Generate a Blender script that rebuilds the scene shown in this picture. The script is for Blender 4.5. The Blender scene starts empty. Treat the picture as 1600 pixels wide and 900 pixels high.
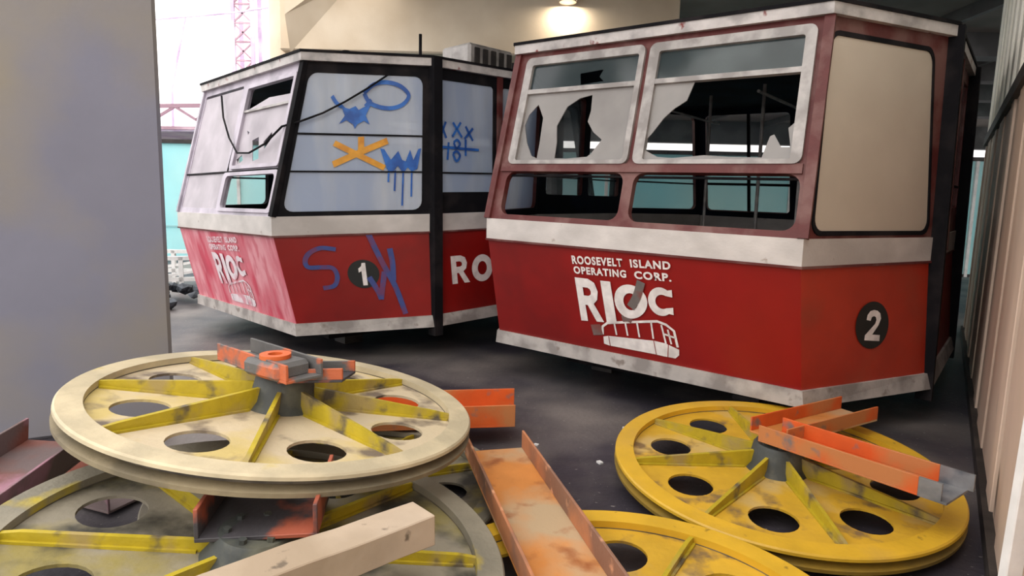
import bpy, bmesh, math, random
from mathutils import Vector, Matrix
from mathutils.geometry import tessellate_polygon
random.seed(7)
sc = bpy.context.scene
COL = sc.collection
R = math.radians

# ------------------------------------------------------------------ camera
cd = bpy.data.cameras.new('camera'); cam = bpy.data.objects.new('camera', cd); COL.objects.link(cam)
cd.sensor_width = 36; cd.lens = 36 * 1015.47 / 1600; cd.clip_end = 300
_p, _r = 0.13416, 0.02229
rt = Vector((0.99975160, 0.00298114, 0.02208735)); up = Vector((-0.02228763, 0.13372451, 0.99076787))
fw = Vector((0, 0.99101408, -0.13375773))
m = Matrix((rt, up, -fw)).transposed().to_4x4(); m.translation = (0, 0, 1.75)
cam.matrix_world = m; sc.camera = cam

# ------------------------------------------------------------------ world / light / exposure
w = bpy.data.worlds.new('overcast sky'); sc.world = w; w.use_nodes = True
nt = w.node_tree; bg = nt.nodes['Background']
tc = nt.nodes.new('ShaderNodeTexCoord'); mp = nt.nodes.new('ShaderNodeMapping'); mp.inputs['Scale'].default_value = (1, 1, 3)
nz = nt.nodes.new('ShaderNodeTexNoise'); nz.inputs['Scale'].default_value = 1.6; nz.inputs['Detail'].default_value = 3
rp = nt.nodes.new('ShaderNodeValToRGB')
rp.color_ramp.elements[0].color = (0.88, 0.86, 0.90, 1); rp.color_ramp.elements[0].position = .35
rp.color_ramp.elements[1].color = (1.0, 0.97, 0.90, 1); rp.color_ramp.elements[1].position = .65
nt.links.new(tc.outputs['Generated'], mp.inputs[0]); nt.links.new(mp.outputs[0], nz.inputs['Vector'])
nt.links.new(nz.outputs['Fac'], rp.inputs[0]); nt.links.new(rp.outputs[0], bg.inputs['Color'])
sx = nt.nodes.new('ShaderNodeSeparateXYZ'); nt.links.new(tc.outputs['Generated'], sx.inputs[0])
cr = nt.nodes.new('ShaderNodeMapRange'); cr.inputs['From Min'].default_value = 0; cr.inputs['From Max'].default_value = 1
cr.inputs['To Min'].default_value = 2.0; cr.inputs['To Max'].default_value = 4.0
nt.links.new(sx.outputs['Z'], cr.inputs['Value']); nt.links.new(cr.outputs['Result'], bg.inputs['Strength'])
sc.view_settings.view_transform = 'Standard'; sc.view_settings.look = 'None'
sc.view_settings.exposure = -0.05; sc.view_settings.gamma = 1; sc.view_settings.use_curve_mapping = False

# ------------------------------------------------------------------ materials
def srgb(h):
    c = [int(h[i:i+2], 16) / 255 for i in (0, 2, 4)]
    return tuple(x / 12.92 if x <= .04045 else ((x + .055) / 1.055) ** 2.4 for x in c) + (1,)
def mat(name, base, second=None, scale=3, thr=(.45, .6), third=None, scale3=12, thr3=(.58, .64), rough=.6, metal=0,
        bump=.15, bscale=40, stretch=(1, 1, 1), alpha=None, trans=None, vary=.12, spec=.5):
    M = bpy.data.materials.new(name); M.use_nodes = True; t = M.node_tree; L = t.links; b = t.nodes['Principled BSDF']
    co = t.nodes.new('ShaderNodeTexCoord'); mpn = t.nodes.new('ShaderNodeMapping'); mpn.inputs['Scale'].default_value = stretch
    L.new(co.outputs['Object'], mpn.inputs[0])
    def noise(s, d=5):
        n = t.nodes.new('ShaderNodeTexNoise'); n.inputs['Scale'].default_value = s; n.inputs['Detail'].default_value = d
        L.new(mpn.outputs[0], n.inputs['Vector']); return n.outputs['Fac']
    def ramp(src, a, c):
        r = t.nodes.new('ShaderNodeMapRange'); r.inputs['From Min'].default_value = a; r.inputs['From Max'].default_value = c
        L.new(src, r.inputs['Value']); return r.outputs['Result']
    def mix(fac, a, c):
        x = t.nodes.new('ShaderNodeMix'); x.data_type = 'RGBA'
        L.new(fac, x.inputs['Factor'])
        for v, s in ((a, x.inputs['A']), (c, x.inputs['B'])):
            if isinstance(v, tuple): s.default_value = v
            else: L.new(v, s)
        return x.outputs['Result']
    B = srgb(base); dk = tuple(x * (1 - vary) for x in B[:3]) + (1,); lt = tuple(min(1, x * (1 + vary)) for x in B[:3]) + (1,)
    col = mix(ramp(noise(scale * 2.3, 3), .3, .7), dk, lt)
    if second: col = mix(ramp(noise(scale), *thr), col, srgb(second))
    if third: col = mix(ramp(noise(scale3), *thr3), col, srgb(third))
    L.new(col, b.inputs['Base Color'])
    b.inputs['Roughness'].default_value = rough; b.inputs['Metallic'].default_value = metal; b.inputs['Specular IOR Level'].default_value = spec
    if bump:
        bn = t.nodes.new('ShaderNodeBump'); bn.inputs['Strength'].default_value = bump; bn.inputs['Distance'].default_value = .01
        L.new(noise(bscale, 4), bn.inputs['Height']); L.new(bn.outputs[0], b.inputs['Normal'])
    out = t.nodes['Material Output']; sh = b.outputs[0]
    if trans is not None:      # diffusing sheet: part of the light goes through
        tr = t.nodes.new('ShaderNodeBsdfTranslucent'); L.new(col, tr.inputs['Color'])
        x = t.nodes.new('ShaderNodeMixShader'); x.inputs[0].default_value = trans
        L.new(sh, x.inputs[1]); L.new(tr.outputs[0], x.inputs[2]); sh = x.outputs[0]
    if alpha is not None:
        tp = t.nodes.new('ShaderNodeBsdfTransparent'); x = t.nodes.new('ShaderNodeMixShader'); x.inputs[0].default_value = alpha
        L.new(tp.outputs[0], x.inputs[1]); L.new(sh, x.inputs[2]); sh = x.outputs[0]
    L.new(sh, out.inputs['Surface'])
    return M
MT = dict(
    floor=mat('asphalt floor', '37333a', '77706c', .55, (.44, .62), '8a8580', 30, (.66, .72), rough=.5, bump=.4, bscale=25, vary=.3, spec=.35),
    conc_col=mat('column concrete', '74737f', '857c6c', .8, (.4, .7), rough=.8, bump=.12, bscale=30, vary=.05),
    conc=mat('beam concrete', 'ecdcc4', 'd6c2a6', .6, (.45, .7), rough=.85, vary=.06),
    ceil=mat('ceiling concrete', '8f8880', '77716b', .5, (.45, .65), rough=.9, vary=.1),
    joist=mat('steel joist', '565553', '3f3e3d', 1, rough=.7),
    wallp=mat('wall board', 'd0b8a4', 'b89f8c', .9, (.45, .7), '6d5f52', 3, (.66, .74), rough=.6, stretch=(1, 1, .35), bump=.1),
    wallup=mat('upper wall sheet', 'f0ecdf', 'cfc5a6', .8, (.5, .75), rough=.6, stretch=(1, 1, .4)),
    dark=mat('dark trim', '241f1e', '3b3531', 4, rough=.6),
    teal=mat('teal hoarding', 'b8ecf0', 'd6f6f4', .35, (.4, .65), rough=.5, vary=.05, trans=.5),
    white=mat('white steel', 'e0dedb', 'b7b2ad', 3, (.55, .7), rough=.5),
    lilac=mat('lilac steel', 'c9b3cf', 'e4d7e4', 1, rough=.6),
    pinkroof=mat('pink shed', 'c9a9b4', 'a5808d', .6, rough=.7),
    rock=mat('slag', '2c3036', '4c5259', 4, rough=.8, bump=.6, bscale=8),
    belt=mat('off white paint', 'c9c2bc', 'b3aca6', 1.6, (.5, .7), '99897d', 7, (.70, .78), rough=.5, stretch=(1, 1, 1.5)),
    skirt=mat('skirt paint', 'b0a9a3', '8a837e', 3, (.48, .6), '857a72', 9, (.62, .72), rough=.6),
    red=mat('red paint', '8c120e', '76110e', 1.1, (.45, .65), rough=.42, bump=.05, bscale=12, vary=.1),
    redlit=mat('red paint lit copy', 'ae3420', '98452f', 1.4, (.5, .75), rough=.4, bump=.05, bscale=12, vary=.1),  # lit copy of the red paint, light on the facet put into the colour
    pink=mat('faded red paint with glare', 'c8455a', 'e39aa2', 1.6, (.44, .6), 'd0707c', 6, (.5, .62), rough=.5, stretch=(1.6, 1.6, .5), bump=.05),  # pink mixes real fading with glare from outside, painted in
    redgrey=mat('weathered red frame', '5c2421', '75504a', 3, (.48, .62), rough=.6),
    black=mat('black rubber', '141316', '262223', 3, (.5, .65), rough=.8, spec=.12),
    navy=mat('navy interior', '151c2b', '0e1119', 2, rough=.8, spec=.15),
    alu=mat('aluminium frame', 'a9a39f', '8b8581', 5, rough=.45, metal=.15, bump=.05),
    fascia=mat('roof edge', 'c4bdb9', '9b9592', 4, (.5, .65), '7c2a22', 5, (.66, .7), rough=.5),
    roof=mat('roof skin', '4c4b4d', '2f2d2f', 2, rough=.7),
    milk=mat('milky panel', 'c6b8a6', 'b6a896', .9, (.4, .7), rough=.35, bump=.03, vary=.04),
    lav=mat('lavender frame', 'b9b0bb', '9a929d', 2.5, (.5, .66), rough=.5),
    lavpane=mat('opaque pane', 'c6bdc4', 'ada4ac', 1.5, (.48, .66), rough=.4, trans=.25, bump=.03),
    dirty=mat('dirty pane', 'b0aba7', '989390', 1.5, (.4, .7), rough=.35, alpha=.93, trans=.3, bump=.02, vary=.05),
    haze=mat('hazed pane', 'dde2ea', 'c3cfe4', 1.2, (.42, .6), rough=.3, alpha=.84, trans=.4, bump=.02, stretch=(1.6, 1.6, .35)),
    tint=mat('tinted pane', '3a4446', '566062', 2, (.45, .65), rough=.12, alpha=.7, bump=0),
    clear=mat('clear pane', '9fb4c0', rough=.1, alpha=.18, bump=0),
    text=mat('white lettering', 'e9e2dd', 'd2cac6', 6, (.55, .7), rough=.5, bump=0),
    textfade=mat('faded lettering', 'e7d9dd', 'd99aa5', 5, (.55, .65), rough=.5, bump=0),
    disc=mat('black roundel', '1b1f1e', rough=.5, bump=0),
    blue=mat('blue spray', '1d4f9c', '2c6dc0', 5, rough=.5, bump=0),
    bluefade=mat('thin blue spray', '3b4a86', '6a3a62', 5, (.45, .6), rough=.5, bump=0),
    orange_spray=mat('orange spray', 'd9982a', 'c77f1c', 6, rough=.5, bump=0),
    grey_spray=mat('grey smear', '6d6561', '7b4a44', 5, rough=.6, bump=0),
    wheelA=mat('dusty yellow paint', 'bfa968', 'bfae90', 1.7, (.40, .52), '6b5d50', 4.5, (.53, .66), rough=.6, bump=.35, bscale=30),
    wheelArim=mat('pale dusty rim', 'bdae8e', 'a99c80', 3, (.45, .6), 'b29c2f', 2.2, (.6, .68), rough=.6, bump=.35, bscale=30),
    wheelB=mat('grimy yellow paint', '857840', '857d6c', 2.2, (.42, .54), '3b382f', 3.6, (.48, .64), rough=.65, bump=.4, bscale=25),
    wheelBrim=mat('grimy grey rim', '8a8270', '736d5e', 2, (.4, .6), 'a8941f', 2.1, (.56, .62), rough=.65, bump=.35),
    wheelE=mat('yellow paint', 'c79d2c', 'c2a870', 2.2, (.50, .66), '7d6440', 6, (.56, .68), rough=.5, bump=.3, bscale=30),
    wheelErim=mat('clean yellow rim', 'cfa42a', 'c49c40', 2, (.5, .7), '6d5620', 8, (.66, .72), rough=.45, bump=.2),
    rib_y=mat('yellow rib paint', 'ac971c', '9c8850', 4, (.5, .62), '5c5240', 7, (.56, .68), rough=.55, bump=.3),
    rib_p=mat('pale rib paint', 'a89f8c', '8b826f', 4, (.5, .62), 'b2a028', 5, (.58, .66), rough=.6, bump=.3),
    flange_dark=mat('grimy shaded lower flange paint', '8a7d62', '6e6450', 3, rough=.7, bump=.3),  # grime plus the shade below the rim, both painted as a darker tone
    flange_yellow=mat('shadowed yellow lower flange', '96792a', '75622e', 3, rough=.65, bump=.3),  # darker yellow with the shadow beneath the rim painted in
    groove=mat('worn groove liner', '4f483f', '6e6455', 5, rough=.8, bump=.4),
    hub=mat('greasy hub', '3a3d3a', '5b5a4c', 5, (.5, .65), rough=.6, bump=.5, bscale=18),
    orange=mat('orange primer', 'cf5a20', 'bb7644', 2.2, (.46, .6), '7b6a63', 7, (.60, .70), rough=.55, bump=.15),
    orange_dust=mat('dusty orange primer', 'c9823f', 'b39a78', 1.6, (.46, .62), '97592f', 5, (.55, .68), rough=.6, bump=.2),
    orange_fl=mat('brown orange flange', 'b5764f', '84604d', 2.6, (.46, .6), 'd9a07a', 7, (.6, .68), rough=.6, bump=.2),
    redox=mat('red oxide steel', '7b4638', '6a5a58', 2, (.45, .6), '9a6f7c', 3, (.56, .66), rough=.6, bump=.25),
    greyox=mat('grey orange steel', '5c5a58', 'b85f3a', 4.5, (.56, .63), rough=.6, bump=.3),
    darkox=mat('dark oxide steel', '3d3a3d', 'a0533c', 3, (.55, .62), rough=.6, bump=.25),
    cutend=mat('cut steel', '8f8f90', '6a6e74', 6, rough=.4, metal=.4),
    timber=mat('dusty beam', 'b3a08a', '9b8871', 1.7, (.45, .65), '6a5c4c', 9, (.64, .7), rough=.8, stretch=(1, 1, 1), bump=.25, bscale=20),
    yellowpaint=mat('yellow post paint', 'd6c21c', 'b3a216', 3, rough=.5),
)
M = MT

# ------------------------------------------------------------------ helpers
def link(name, bm, material, parent=None, smooth=False, recalc=True):
    if recalc: bmesh.ops.recalc_face_normals(bm, faces=bm.faces)
    me = bpy.data.meshes.new(name); bm.to_mesh(me); bm.free()
    for mm in (material if isinstance(material, (list, tuple)) else [material]): me.materials.append(mm)
    if smooth:
        for p in me.polygons: p.use_smooth = True
        try: me.set_sharp_from_angle(angle=R(35))
        except Exception: pass
    o = bpy.data.objects.new(name, me); COL.objects.link(o)
    if parent: o.parent = parent
    return o
def tag(o, label=None, cat=None, group=None, kind=None):
    if label: o['label'] = label
    if cat: o['category'] = cat
    if group: o['group'] = group
    if kind: o['kind'] = kind
    return o
def empty(name, mw):
    o = bpy.data.objects.new(name, None); o.empty_display_size = .3; COL.objects.link(o); o.matrix_world = mw; return o
def frame_m(loc, x, z):
    z = Vector(z).normalized(); x = Vector(x); x = (x - z * x.dot(z)).normalized(); y = z.cross(x)
    mm = Matrix((x, y, z)).transposed().to_4x4(); mm.translation = loc; return mm
def box(bm, lo, hi, mw=None, bevel=0):
    x0, y0, z0 = lo; x1, y1, z1 = hi
    vs = [bm.verts.new(Vector(c)) for c in ((x0,y0,z0),(x1,y0,z0),(x1,y1,z0),(x0,y1,z0),(x0,y0,z1),(x1,y0,z1),(x1,y1,z1),(x0,y1,z1))]
    fs = [bm.faces.new([vs[i] for i in f]) for f in ((0,3,2,1),(4,5,6,7),(0,1,5,4),(1,2,6,5),(2,3,7,6),(3,0,4,7))]
    if bevel:
        es = list({e for f in fs for e in f.edges})
        r = bmesh.ops.bevel(bm, geom=es, offset=bevel, segments=1, affect='EDGES')
        vs = list({v for f in bm.faces for v in f.verts if v in r['verts']} | {v for v in vs if v.is_valid}) if mw else vs
    if mw:
        for v in vs:
            if v.is_valid: v.co = mw @ v.co
def boxo(name, lo, hi, material, parent=None, bevel=0, mw=None):
    bm = bmesh.new(); box(bm, lo, hi, None, bevel)
    if mw: bmesh.ops.transform(bm, matrix=mw, verts=bm.verts)
    return link(name, bm, material, parent)
def bar(bm, a, b, wd, hg, upv=(0, 0, 1)):
    a = Vector(a); b = Vector(b); d = (b - a).normalized(); u = Vector(upv); s = d.cross(u)
    if s.length < 1e-4: s = d.cross(Vector((1, 0, 0)))
    s.normalize(); u = s.cross(d)
    vs = []
    for p in (a, b):
        for q in ((-1,-1),(1,-1),(1,1),(-1,1)): vs.append(bm.verts.new(p + s*q[0]*wd/2 + u*q[1]*hg/2))
    for f in ((0,1,2,3),(7,6,5,4),(0,4,5,1),(1,5,6,2),(2,6,7,3),(3,7,4,0)): bm.faces.new([vs[i] for i in f])
def tube(bm, pts, r, n=8):
    pts = [Vector(p) for p in pts]; rings = []
    for i, p in enumerate(pts):
        d = (pts[min(i+1, len(pts)-1)] - pts[max(i-1, 0)]).normalized()
        a = d.cross(Vector((0, 0, 1)))
        if a.length < .01: a = d.cross(Vector((1, 0, 0)))
        a.normalize(); b = d.cross(a)
        rings.append([bm.verts.new(p + (a*math.cos(t*2*math.pi/n) + b*math.sin(t*2*math.pi/n))*r) for t in range(n)])
    for A, B in zip(rings, rings[1:]):
        for k in range(n): bm.faces.new((A[k], A[(k+1) % n], B[(k+1) % n], B[k]))
    bm.faces.new(rings[0]); bm.faces.new(list(reversed(rings[-1])))
def lathe(bm, prof, n=96, closed=True):
    rings = [[bm.verts.new((r*math.cos(2*math.pi*k/n), r*math.sin(2*math.pi*k/n), z)) for k in range(n)] for r, z in prof]
    m_ = len(rings)
    for i in range(m_ if closed else m_-1):
        A, B = rings[i], rings[(i+1) % m_]
        for k in range(n): bm.faces.new((A[k], A[(k+1) % n], B[(k+1) % n], B[k]))
    if not closed: bm.faces.new(rings[0]); bm.faces.new(list(reversed(rings[-1])))
def flat_bm(loops):
    """2D loops (outer first, then holes) -> bm in the st plane"""
    L = [[Vector((p[0], p[1], 0)) for p in l] for l in loops]
    tri = tessellate_polygon(L); bm = bmesh.new(); vs = [bm.verts.new(v) for l in L for v in l]
    for t in tri:
        try: bm.faces.new([vs[i] for i in t])
        except ValueError: pass
    for v in [v for v in bm.verts if not v.link_faces]: bm.verts.remove(v)
    return bm
def split(bm, S, cut):
    for _ in range(6):
        es = [e for e in bm.edges if (S(*e.verts[0].co.xy)[0] - S(*e.verts[1].co.xy)[0]).length > cut]
        if not es: break
        bmesh.ops.subdivide_edges(bm, edges=es, cuts=1); bmesh.ops.triangulate(bm, faces=[f for f in bm.faces if len(f.verts) > 3])
def on_surface(name, bm, S, thick, material, parent, off=0, cut=.45, back=None):
    if cut: split(bm, S, cut)
    if thick:
        r = bmesh.ops.extrude_face_region(bm, geom=list(bm.faces), use_keep_orig=True)
        new = {g for g in r['geom'] if isinstance(g, bmesh.types.BMVert)}
    else: new = set()
    for f in bm.faces: f.material_index = 1 if (back and all(v in new for v in f.verts)) else 0
    for v in bm.verts:
        p, n = S(v.co.x, v.co.y); v.co = p + n * (off - (thick if v in new else 0))
    return link(name, bm, [material, back] if back else material, parent)
def rr(s0, t0, s1, t1, r, wd=1, hg=1, n=5):
    rx, ry = r / wd, r / hg; out = []
    for cx, cy, a0 in ((s1-rx, t0+ry, -90), (s1-rx, t1-ry, 0), (s0+rx, t1-ry, 90), (s0+rx, t0+ry, 180)):
        for k in range(n+1):
            a = R(a0 + 90*k/n); out.append((cx + rx*math.cos(a), cy + ry*math.sin(a)))
    return out
def rect(s0, t0, s1, t1): return [(s0, t0), (s1, t0), (s1, t1), (s0, t1)]
def smooth_line(pts, n=6):
    if len(pts) < 3: return pts
    P = [pts[0]] + list(pts) + [pts[-1]]; out = []
    for i in range(1, len(P)-2):
        for k in range(n):
            t = k/n; o = []
            for c in (0, 1):
                a, b, c2, d = (P[i-1][c], P[i][c], P[i+1][c], P[i+2][c])
                o.append(.5*((2*b)+(-a+c2)*t+(2*a-5*b+4*c2-d)*t*t+(-a+3*b-3*c2+d)*t**3))
            out.append(tuple(o))
    return out + [pts[-1]]
def stroke_bm(lines, wd, W, H, curved=True):
    bm = bmesh.new()
    for l in lines:
        l = smooth_line(l) if curved else l
        q = [(x*W, y*H) for x, y in l]; prev = None
        for i, p in enumerate(q):
            a = q[max(i-1, 0)]; b = q[min(i+1, len(q)-1)]; dx, dy = b[0]-a[0], b[1]-a[1]; k = math.hypot(dx, dy) or 1
            nx, ny = -dy/k*wd/2, dx/k*wd/2
            pr = (bm.verts.new(((p[0]+nx)/W, (p[1]+ny)/H, 0)), bm.verts.new(((p[0]-nx)/W, (p[1]-ny)/H, 0)))
            if prev: bm.faces.new((prev[0], prev[1], pr[1], pr[0]))
            prev = pr
    return bm
def text_bm(s, quad, weight=.0, shear=0):
    """lettering stretched into the st quad (bl, br, tr, tl)"""
    cu = bpy.data.curves.new('t', 'FONT'); cu.body = s; cu.offset = weight; cu.fill_mode = 'FRONT'; cu.resolution_u = 4; cu.space_character = 1.05 + weight*3; cu.shear = shear
    o = bpy.data.objects.new('t', cu); COL.objects.link(o); bpy.context.view_layer.update()
    me = bpy.data.meshes.new_from_object(o.evaluated_get(bpy.context.evaluated_depsgraph_get()))
    bm = bmesh.new(); bm.from_mesh(me); bpy.data.objects.remove(o); bpy.data.curves.remove(cu); bpy.data.meshes.remove(me)
    for v in bm.verts: v.co.z = 0
    bmesh.ops.remove_doubles(bm, verts=bm.verts, dist=1e-5)
    x0 = min(v.co.x for v in bm.verts); x1 = max(v.co.x for v in bm.verts); y0 = min(v.co.y for v in bm.verts); y1 = max(v.co.y for v in bm.verts)
    q = [Vector((a[0], a[1], 0)) for a in quad]
    for v in bm.verts:
        a = (v.co.x-x0)/(x1-x0); b = (v.co.y-y0)/(y1-y0)
        v.co = (1-b)*((1-a)*q[0]+a*q[1]) + b*((1-a)*q[3]+a*q[2])
    return bm
GL = {
 'R': [[(0,0),(.30,0),(.30,.38),(.40,.38),(.68,0),(1,0),(.68,.42),(.86,.52),(.95,.72),(.86,.92),(.60,1),(0,1)], [(.30,.60),(.52,.60),(.62,.64),(.64,.70),(.61,.76),(.52,.79),(.30,.79)]],
 'I': [[(0,0),(1,0),(1,1),(0,1)]],
 'O': [[(.5+.5*math.cos(R(k*12)), .5+.5*math.sin(R(k*12))) for k in range(30)], [(.5+.22*math.cos(R(k*12)), .5+.25*math.sin(R(k*12))) for k in range(30)]],
 'C': [[(.52+.52*math.cos(R(a)), .5+.5*math.sin(R(a))) for a in range(55, 306, 10)] + [(1, .06), (1, .32)] + [(.58+.28*math.cos(R(a)), .5+.25*math.sin(R(a))) for a in range(300, 59, -10)] + [(1, .68), (1, .94)]],
 '1': [[(.36,0),(.78,0),(.78,1),(.46,1),(.38,.86),(.10,.76),(.10,.58),(.36,.64)]],
 '2': [[(0,0),(1,0),(1,.2),(.48,.2),(.85,.52),(.98,.74),(.9,.9),(.7,.98),(.45,1),(.2,.95),(.04,.82),(0,.66),(.28,.64),(.34,.76),(.48,.80),(.62,.77),(.67,.68),(.6,.55),(0,.16)]]}
def glyph_bm(ch, quad):
    q = [Vector((a[0], a[1], 0)) for a in quad]; bm = flat_bm(GL[ch])
    for v in bm.verts:
        a, b = v.co.x, v.co.y; v.co = (1-b)*((1-a)*q[0]+a*q[1]) + b*((1-a)*q[3]+a*q[2])
    return bm
def wall_box(name, pts, z0, z1, material, parent=None):   # prism on a plan polygon
    bm = bmesh.new(); lo = [bm.verts.new((x, y, z0)) for x, y in pts]; hi = [bm.verts.new((x, y, z1)) for x, y in pts]
    bm.faces.new(lo[::-1]); bm.faces.new(hi); n = len(pts)
    for i in range(n): bm.faces.new((lo[i], lo[(i+1) % n], hi[(i+1) % n], hi[i]))
    return link(name, bm, material, parent)

# ------------------------------------------------------------------ setting
tag(wall_box('floor', [(-30, -6), (30, -6), (30, 60), (-30, 60)], -.2, 0, M['floor']), kind='structure')
c = wall_box('ceiling', [(-2.6, 3.9), (30, 3.9), (30, 13), (30, 34), (-3.2, 34), (-4.0, 13.2), (-2.2, 12.2)], 5.6, 5.9, M['ceil']); tag(c, kind='structure')  # unseen front and left edges cut back to let sky light in
# columns
bm = bmesh.new(); box(bm, (-1.12, 0, 0), (0, .8, 5.6), bevel=.025); bmesh.ops.transform(bm, matrix=Matrix.Translation((-2.56, 4.8, 0)) @ Matrix.Rotation(R(29), 4, 'Z'), verts=bm.verts)
tag(link('trim_1', bm, M['conc_col']), kind='structure')
bm = bmesh.new(); lathe(bm, [(.45, 0), (.45, 5.6)], 32, closed=False); bmesh.ops.translate(bm, verts=bm.verts, vec=(-4.25, 12.9, 0))
tag(link('trim_2', bm, M['conc'], smooth=True), kind='structure')
# deep beam behind the cabins with haunch on the round column
bm = bmesh.new(); box(bm, (-4.3, 12.2, 4.35), (2.9, 12.9, 5.6), bevel=.03)
tag(link('trim_3', bm, M['conc']), kind='structure')
bm = bmesh.new()
a = [bm.verts.new(v) for v in ((-4.1, 11.95, 4.9), (-3.1, 11.95, 5.6), (-4.1, 11.95, 5.6), (-4.1, 12.2, 4.3), (-2.9, 12.2, 5.6), (-4.1, 12.2, 5.6))]
for f in ((0, 1, 2), (5, 4, 3), (0, 3, 4, 1), (1, 4, 5, 2), (2, 5, 3, 0)): bm.faces.new([a[i] for i in f])
tag(link('trim_4', bm, M['conc']), kind='structure')
n = 5
for i, (y, wd, dz) in enumerate(((10.5, .5, .45), (14.8, .5, .5), (17.5, .5, .5), (20.5, .5, .5), (24, .6, .5), (31, .6, 1.0))):
    x0 = 3.2 if i == 0 else -3.0
    bm = bmesh.new(); box(bm, (x0, y, 5.6-dz), (29, y+wd, 5.62)); tag(link('trim_%d' % n, bm, M['joist']), kind='structure'); n += 1
for x in (5.5, 8.5, 11.5):
    bm = bmesh.new(); box(bm, (x, 6, 5.35), (x+.12, 34, 5.6)); tag(link('trim_%d' % n, bm, M['joist']), kind='structure'); n += 1

# right wall: boards below a dark rail, lighter sheets above
WD = Vector((.5515, .8342, 0)); WN = Vector((.8342, -.5515, 0)); W0 = Vector((2.33, 2.90, 0))
WM = Matrix((WD, -WN, Vector((0, 0, 1)))).transposed().to_4x4(); WM.translation = W0; WM = WM @ Matrix.Rotation(R(.4), 4, 'X')     # local x along the wall, -y into the wall
wall = boxo('wall_right', (-3.6, -.30, 0), (7.6, -.12, 5.6), M['dark']); wall.matrix_world = WM; tag(wall, kind='structure')
s = -3.6; k = 0
while s < 7.5:
    wd = min((.80, .70, .42, .36)[k % 4], 7.6-s)
    boxo('board', (s+.014, -.12, .0), (s+wd-.014, (-.012, -.002, -.016, .0)[k % 4], 2.66), M['wallp'], wall, bevel=.006)
    s += wd; k += 1
s = -3.6; k = 0
while s < 7.5:
    wd = .36
    boxo('sheet', (s+.008, -.12, 2.73), (s+wd-.008, -.02+.035*(k % 2), 5.58), M['wallup'], wall, bevel=.012)
    s += wd; k += 1
boxo('rail', (-3.6, -.12, 2.63), (7.6, .03, 2.74), M['dark'], wall)
tag(boxo('base_shadow_right', (-3.6, -.10, 0), (7.6, .03, .10), M['dark'], mw=WM), kind='structure')  # dark strip standing in for the shadow line along the wall foot

# ------------------------------------------------------------------ background outside
h = empty('hoarding', Matrix.Translation((0, 17.2, 0)))
tag(h, 'tall pale teal hoarding with posts across the back of the yard', 'fence')
x = -24.0; k = 0
while x < 24:
    boxo('panel', (x+.02, 0, .05), (x+2.38, .04, 3.05+.02*(k % 3)), M['teal'], h)
    boxo('post', (x-.04, -.06, 0), (x+.04, .0, 3.1), M['white'] if k % 2 else M['lilac'], h)
    x += 2.4; k += 1
boxo('top_rail', (-24, -.07, 3.02), (24, .06, 3.12), M['dark'], h)
boxo('mid_rail', (-24, -.03, .86), (24, 0, .90), M['teal'], h)
boxo('kickboard', (-24, -.05, 0), (24, 0, .07), M['dark'], h)
# shed with rafters beyond the hoarding
sh = empty('shed', Matrix.Translation((-15, 22, 0)))
tag(sh, 'pink roofed open shed with rafters rising behind the teal hoarding', 'shed')
bm = bmesh.new(); bar(bm, (-9, 0, 4.2), (9, 0, 4.75), .1, .12); bar(bm, (-9, .0, 3.7), (9, .0, 3.95), .1, .1); link('eave_beam', bm, M['pinkroof'], sh)
for i in range(12):
    bm = bmesh.new(); xx = -8.6+i*1.45; z = 4.2+(xx+9)*.0305; bar(bm, (xx, 0, z-.45), (xx+.75, 0, z), .08, .08); bar(bm, (xx+.75, 0, z), (xx+1.45, 0, z-.42), .08, .08)
    link('truss_web', bm, M['pinkroof'], sh)
bm = bmesh.new(); bar(bm, (-9, 2.2, 3.6), (9, 2.2, 3.9), 4.2, .08); link('roof', bm, M['lilac'], sh)
for xx in (-8, -3, 2, 7): boxo('post', (xx, -.1, 0), (xx+.15, .05, 3.8), M['lilac'], sh)
# lattice tower beyond
tw = empty('lattice_tower', Matrix.Translation((-11.4, 28, 0)))
tag(tw, 'pale lilac steel lattice tower rising beyond the hoarding at left', 'tower')
for (a, b) in ((-.35, 0), (.45, 0), (-.35, .8), (.45, .8)): boxo('tower_leg', (a-.07, b-.07, 0), (a+.07, b+.07, 11), M['lilac'], tw)
for i in range(12):
    z = 2+i*.75; bm = bmesh.new(); bar(bm, (-.35, 0, z), (.45, 0, z+.75), .06, .06); bar(bm, (-.35, 0, z+.75), (.45, 0, z), .06, .06); bar(bm, (-.35, 0, z), (.45, 0, z), .07, .07)
    link('tower_brace', bm, M['pinkroof'], tw)
bm = bmesh.new(); tube(bm, [(-14.5, 28, 0), (-14.4, 28, 6.1), (-13.7, 28, 9.0)], .05)
tag(link('leaning_pole', bm, M['lilac'], smooth=True), 'thin leaning grey pole against the bright sky above the hoarding', 'pole')
bm = bmesh.new(); tube(bm, [(-20, 26, 7.6), (-14, 26, 8.3), (-11, 26, 8.6), (-6, 26, 9.4)], .035)
tag(link('overhead_wire', bm, M['lilac'], smooth=True), 'thin overhead wire crossing the bright sky at top left', 'wire')

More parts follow.
